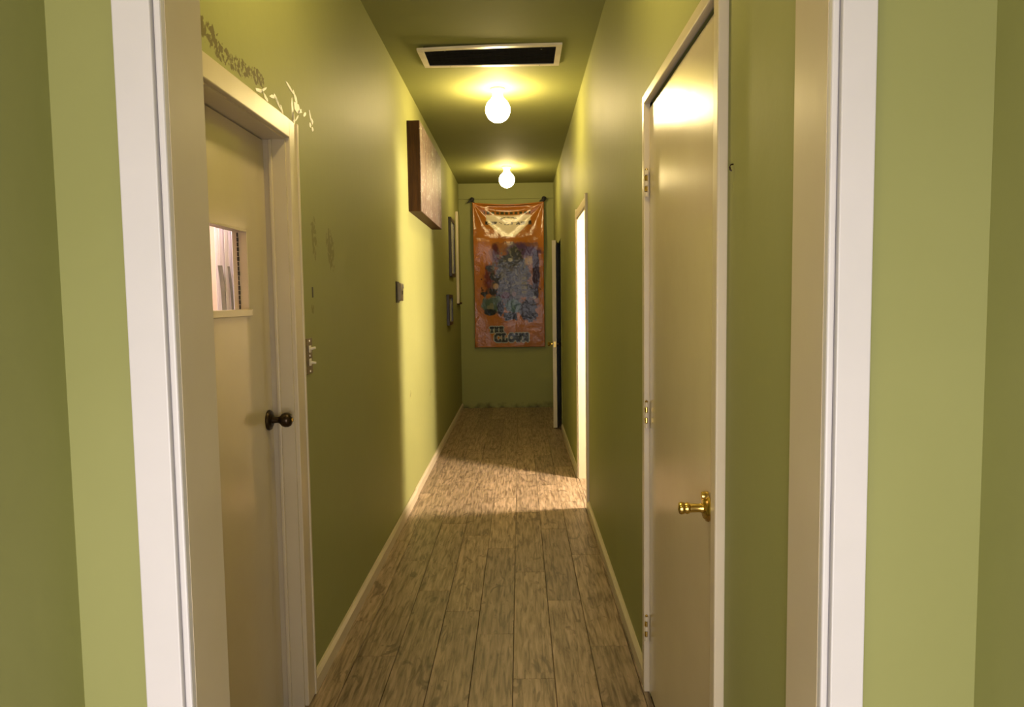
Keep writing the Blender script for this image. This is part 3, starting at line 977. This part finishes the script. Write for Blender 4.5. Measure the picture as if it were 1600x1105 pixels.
# picture: sky, masses, blocks of colour (an abstract jumble in the print's colours)
paint(rect(0.25, 0.93, 0.275, 0.72, 0.06) * 0.55, (0.16, 0.07, 0.045))
paint(ell(0.66, 0.335, 0.30, 0.060, 0.3), (0.11, 0.055, 0.14))
paint(ell(0.72, 0.40, 0.22, 0.035, 0.4), (0.42, 0.26, 0.09))
paint(ell(0.62, 0.375, 0.18, 0.018, 0.5), (0.20, 0.11, 0.18))
paint(ell(0.31, 0.36, 0.07, 0.09, 0.3), (0.12, 0.018, 0.014))
paint(ell(0.22, 0.52, 0.10, 0.12, 0.4), (0.19, 0.035, 0.02))
paint(rect(0.84, 0.93, 0.33, 0.66, 0.03), (0.045, 0.018, 0.035))
paint(ell(0.48, 0.50, 0.27, 0.17, 0.15, 0.8), (0.045, 0.042, 0.036))
paint(ell(0.50, 0.42, 0.17, 0.09, 0.15, 0.9), (0.06, 0.06, 0.055))
paint(ell(0.55, 0.60, 0.34, 0.13, 0.15, 0.7), (0.034, 0.028, 0.026))
paint((n3 > 0.66) * ell(0.48, 0.48, 0.30, 0.20, 0.2, 0.3), (0.20, 0.19, 0.16))
paint((n2 > 0.68) * ell(0.5, 0.55, 0.33, 0.2, 0.2, 0.3), (0.10, 0.085, 0.06))
paint(ell(0.52, 0.395, 0.04, 0.016, 0.3, 0.2), (0.42, 0.40, 0.36))
paint(ell(0.715, 0.57, 0.05, 0.085, 0.2, 0.3), (0.20, 0.17, 0.035))
paint((np.sin(vv_ * 190) > 0.3) * ell(0.715, 0.57, 0.05, 0.085, 0.2, 0.3), (0.07, 0.055, 0.015))
paint(ell(0.31, 0.575, 0.05, 0.025, 0.3, 0.3), (0.45, 0.28, 0.10))
paint(ell(0.57, 0.63, 0.035, 0.02, 0.3, 0.3), (0.28, 0.17, 0.17))
paint(ell(0.44, 0.64, 0.07, 0.03, 0.3, 0.4), (0.12, 0.02, 0.04))
paint(ell(0.26, 0.70, 0.14, 0.065, 0.2, 0.5), (0.10, 0.16, 0.12))
paint((n2 > 0.62) * ell(0.26, 0.70, 0.14, 0.065, 0.2, 0.5), (0.27, 0.27, 0.15))
paint(ell(0.22, 0.755, 0.10, 0.022, 0.2, 0.4), (0.02, 0.025, 0.022))
paint(ell(0.55, 0.72, 0.13, 0.055, 0.2, 0.4), (0.055, 0.14, 0.155))
paint((n3 > 0.6) * ell(0.57, 0.71, 0.12, 0.05, 0.2, 0.4), (0.13, 0.24, 0.24))
paint(rect(0.44, 0.60, 0.765, 0.81, 0.05), (0.022, 0.032, 0.045))
paint(ell(0.38, 0.74, 0.05, 0.06, 0.2, 0.6), (0.018, 0.016, 0.018))
paint(ell(0.79, 0.74, 0.13, 0.10, 0.15, 0.5), (0.018, 0.013, 0.012))
paint((n3 > 0.68) * ell(0.79, 0.72, 0.12, 0.09, 0.2, 0.4), (0.09, 0.08, 0.085))
paint(ell(0.86, 0.655, 0.03, 0.012, 0.3, 0.2), (0.34, 0.32, 0.27))

# slab lettering
FONT = {'T': ('11111', '10101', '00100', '00100', '00100', '00100', '01110'), 'H': ('11011', '01010', '01010', '01110', '01010', '01010', '11011'),
        'E': ('11111', '01001', '01010', '01110', '01010', '01001', '11111'), 'C': ('01111', '11001', '10000', '10000', '10000', '11001', '01111'),
        'L': ('11100', '01000', '01000', '01000', '01001', '01001', '11111'), 'O': ('01110', '11011', '10001', '10001', '10001', '11011', '01110'),
        'W': ('11011', '10001', '10101', '10101', '10101', '01110', '01010'), 'N': ('11011', '11001', '01101', '01101', '01011', '01011', '11001'),
        'A': ('00100', '00110', '01010', '01010', '01111', '10001', '11011'), 'S': ('01111', '10001', '11000', '01110', '00011', '10001', '11110')}


def word(text, u0, u1, v0, v1, slant=0.0):
    n = len(text)
    mk = np.zeros_like(uu)
    sp = (u1 - u0) / (n * 6 - 1)
    for i, ch in enumerate(text):
        for r in range(7):
            for c in range(5):
                if FONT[ch][r][c] == '1':
                    a = u0 + (i * 6 + c) * sp
                    t = v0 + (v1 - v0) * r / 7
                    mk[(uu >= a - 0.001) & (uu < a + sp + 0.001) & (vv_ >= t - 0.0005) & (vv_ < t + (v1 - v0) / 7 + 0.0005)] = 1
    return mk


def grow(mk, k):
    o = mk.copy()
    for _ in range(k):
        p = np.pad(o, 1)
        o = np.max([p[1:-1, 1:-1], p[:-2, 1:-1], p[2:, 1:-1], p[1:-1, :-2], p[1:-1, 2:]], axis=0)
    return o


for text, a in (('THE', (0.215, 0.405, 0.858, 0.896)), ('CLOWN', (0.285, 0.76, 0.907, 0.962))):
    mk = word(text, *a)
    paint(grow(mk, 3), (0.46, 0.47, 0.42))
    paint(grow(mk, 1), (0.05, 0.06, 0.055))
    paint(mk, (0.03, 0.035, 0.035))
    paint(mk * (np.abs((vv_ - (a[2] + a[3]) / 2)) < 0.006), (0.14, 0.17, 0.17))
paint(grow(word('AS', 0.61, 0.73, 0.124, 0.147), 0), (0.05, 0.04, 0.03))

# how far the sheet stands off the wall, from its top edge down
OUT = [0.012]
for k in range(NV):
    tv = k / NV
    slope = np.interp(tv, (0, 0.06, 0.08, 0.14, 0.225, 0.27, 0.33, 1.0), (0.03, 0.05, 0.065, 0.115, 0.185, 0.03, -0.045, -0.030))
    OUT.append(OUT[-1] + float(slope) * 1.82 / NV)
verts, faces = [], []
for j in range(NV + 1):
    for i in range(NU + 1):
        u, t = i / NU, j / NV
        x = BX0 + (BX1 - BX0) * u + 0.012 * (0.5 - u) * 2 * math.sin(min(t, 1) * math.pi) * 0.6
        sag = 0.028 * math.sin(math.pi * u) * max(0, 1 - t * 3.5)
        z = BZ1 - (BZ1 - BZ0) * t - sag
        # folds fanning out from the two tied corners
        a0 = math.hypot(u * 0.9, t * 1.82)
        a1 = math.hypot((1 - u) * 0.9, t * 1.82)
        th0 = math.atan2(t * 1.82, u * 0.9 + 1e-4)
        th1 = math.atan2(t * 1.82, (1 - u) * 0.9 + 1e-4)
        fold = 0.009 * (math.sin(th0 * 9.0 + 0.6) * min(1, a0 * 4) * math.exp(-a0 * 2.0) + math.sin(th1 * 9.0 + 0.6) * min(1, a1 * 4) * math.exp(-a1 * 2.0))
        xc = (u - 0.5) * 0.89
        wide = 0.26 * xc * xc * (1 - min(1, max(0, (t - 0.18) / 0.3)))
        ripple = 0.003 * math.sin(u * 11 + 2 * math.sin(t * 4)) * (0.2 + 0.8 * t)
        roll = 0.018 * math.exp(-((t - 0.015) / 0.018) ** 2) * math.sin(math.pi * u)
        y = 9.356 - OUT[j] - wide + fold + ripple - roll
        y = min(y, YF - 0.005)
        verts.append((x - 0.0, y, z))
for j in range(NV):
    for i in range(NU):
        a = j * (NU + 1) + i
        faces.append((a, a + NU + 1, a + NU + 2, a + 1))
me = bpy.data.meshes.new('banner')
bc = Vector(((BX0 + BX1) / 2, BY, BZ0))
me.from_pydata([Vector(p) - bc for p in verts], [], faces)
ca = me.color_attributes.new('print', 'FLOAT_COLOR', 'POINT')
buf = np.ones(((NV + 1) * (NU + 1), 4), np.float32)
buf[:, :3] = img.reshape(-1, 3) * np.where(img.reshape(-1, 3).max(1, keepdims=True) < 0.30, 0.55, 0.68)
ca.data.foreach_set('color', buf.ravel())
for pg in me.polygons:
    pg.use_smooth = True
m = bpy.data.materials.new('glossy printed vinyl')
m.use_nodes = True
nt = m.node_tree
b = nt.nodes['Principled BSDF']
at = nt.nodes.new('ShaderNodeAttribute')
at.attribute_name = 'print'
nt.links.new(at.outputs['Color'], b.inputs['Base Color'])
b.inputs['Roughness'].default_value = 0.16
b.inputs['Specular IOR Level'].default_value = 0.16
n = nt.nodes.new('ShaderNodeTexNoise')
n.inputs['Scale'].default_value = 9
n.inputs['Detail'].default_value = 3
tc = nt.nodes.new('ShaderNodeTexCoord')
nt.links.new(tc.outputs['Object'], n.inputs['Vector'])
bp = nt.nodes.new('ShaderNodeBump')
bp.inputs['Strength'].default_value = 0.25
bp.inputs['Distance'].default_value = 0.02
nt.links.new(n.outputs['Fac'], bp.inputs['Height'])
nt.links.new(bp.outputs[0], b.inputs['Normal'])
me.materials.append(m)
ban_root = thing('banner', 'tall orange printed vinyl banner reading THE CLOWN on the end wall', 'banner', bc)
bo = bpy.data.objects.new('sheet', me)
COL.objects.link(bo)
bo.parent = ban_root
sol = bo.modifiers.new('thickness', 'SOLIDIFY')
sol.thickness = 0.0012
obj('hem', tube([(BX0 + (BX1 - BX0) * k / 20, BY - 0.034 - 0.02 * math.sin(math.pi * k / 20), BZ1 - 0.006 - 0.030 * math.sin(math.pi * k / 20)) for k in range(21)], 0.007, 8),
    mat('orange vinyl hem', (0.50, 0.175, 0.022), 0.25, noise=(0.44, 0.15, 0.02), nscale=10), ban_root, True)
for sx, x in ((-1, BX0 - 0.005), (1, BX1 + 0.003)):
    tie = obj('tie', tube([(x - sx * 0.03, BY - 0.02, BZ1 - 0.012), (x, BY - 0.022, BZ1 + 0.022), (x + sx * 0.004, BY - 0.012, BZ1 + 0.052), (x + sx * 0.006, BY + 0.012, BZ1 + 0.062)], 0.015, 8, [0.7, 1.1, 1.0, 0.8]), 'black_cloth', ban_root, True,
              label='black ribbon tie')
    obj('knot', lathe([(0.0, -0.032), (0.02, -0.024), (0.029, 0.0), (0.022, 0.02), (0.0, 0.028)], (0.3, 0, 1), (x, BY - 0.025, BZ1 + 0.04), 12), 'black_cloth', tie, True)
    obj('tail', tube([(x, BY - 0.03, BZ1 + 0.035), (x + (-0.03 if sx < 0 else -0.03), BY - 0.034, BZ1 + 0.018), (x + (-0.06 if sx < 0 else -0.055), BY - 0.034, BZ1 - 0.004 if sx < 0 else BZ1 + 0.004)], 0.012, 6, [1, 1, 0.5]), 'black_cloth', tie, True)

for o in bpy.data.objects:
    if '_local' in o.keys():
        del o['_local']
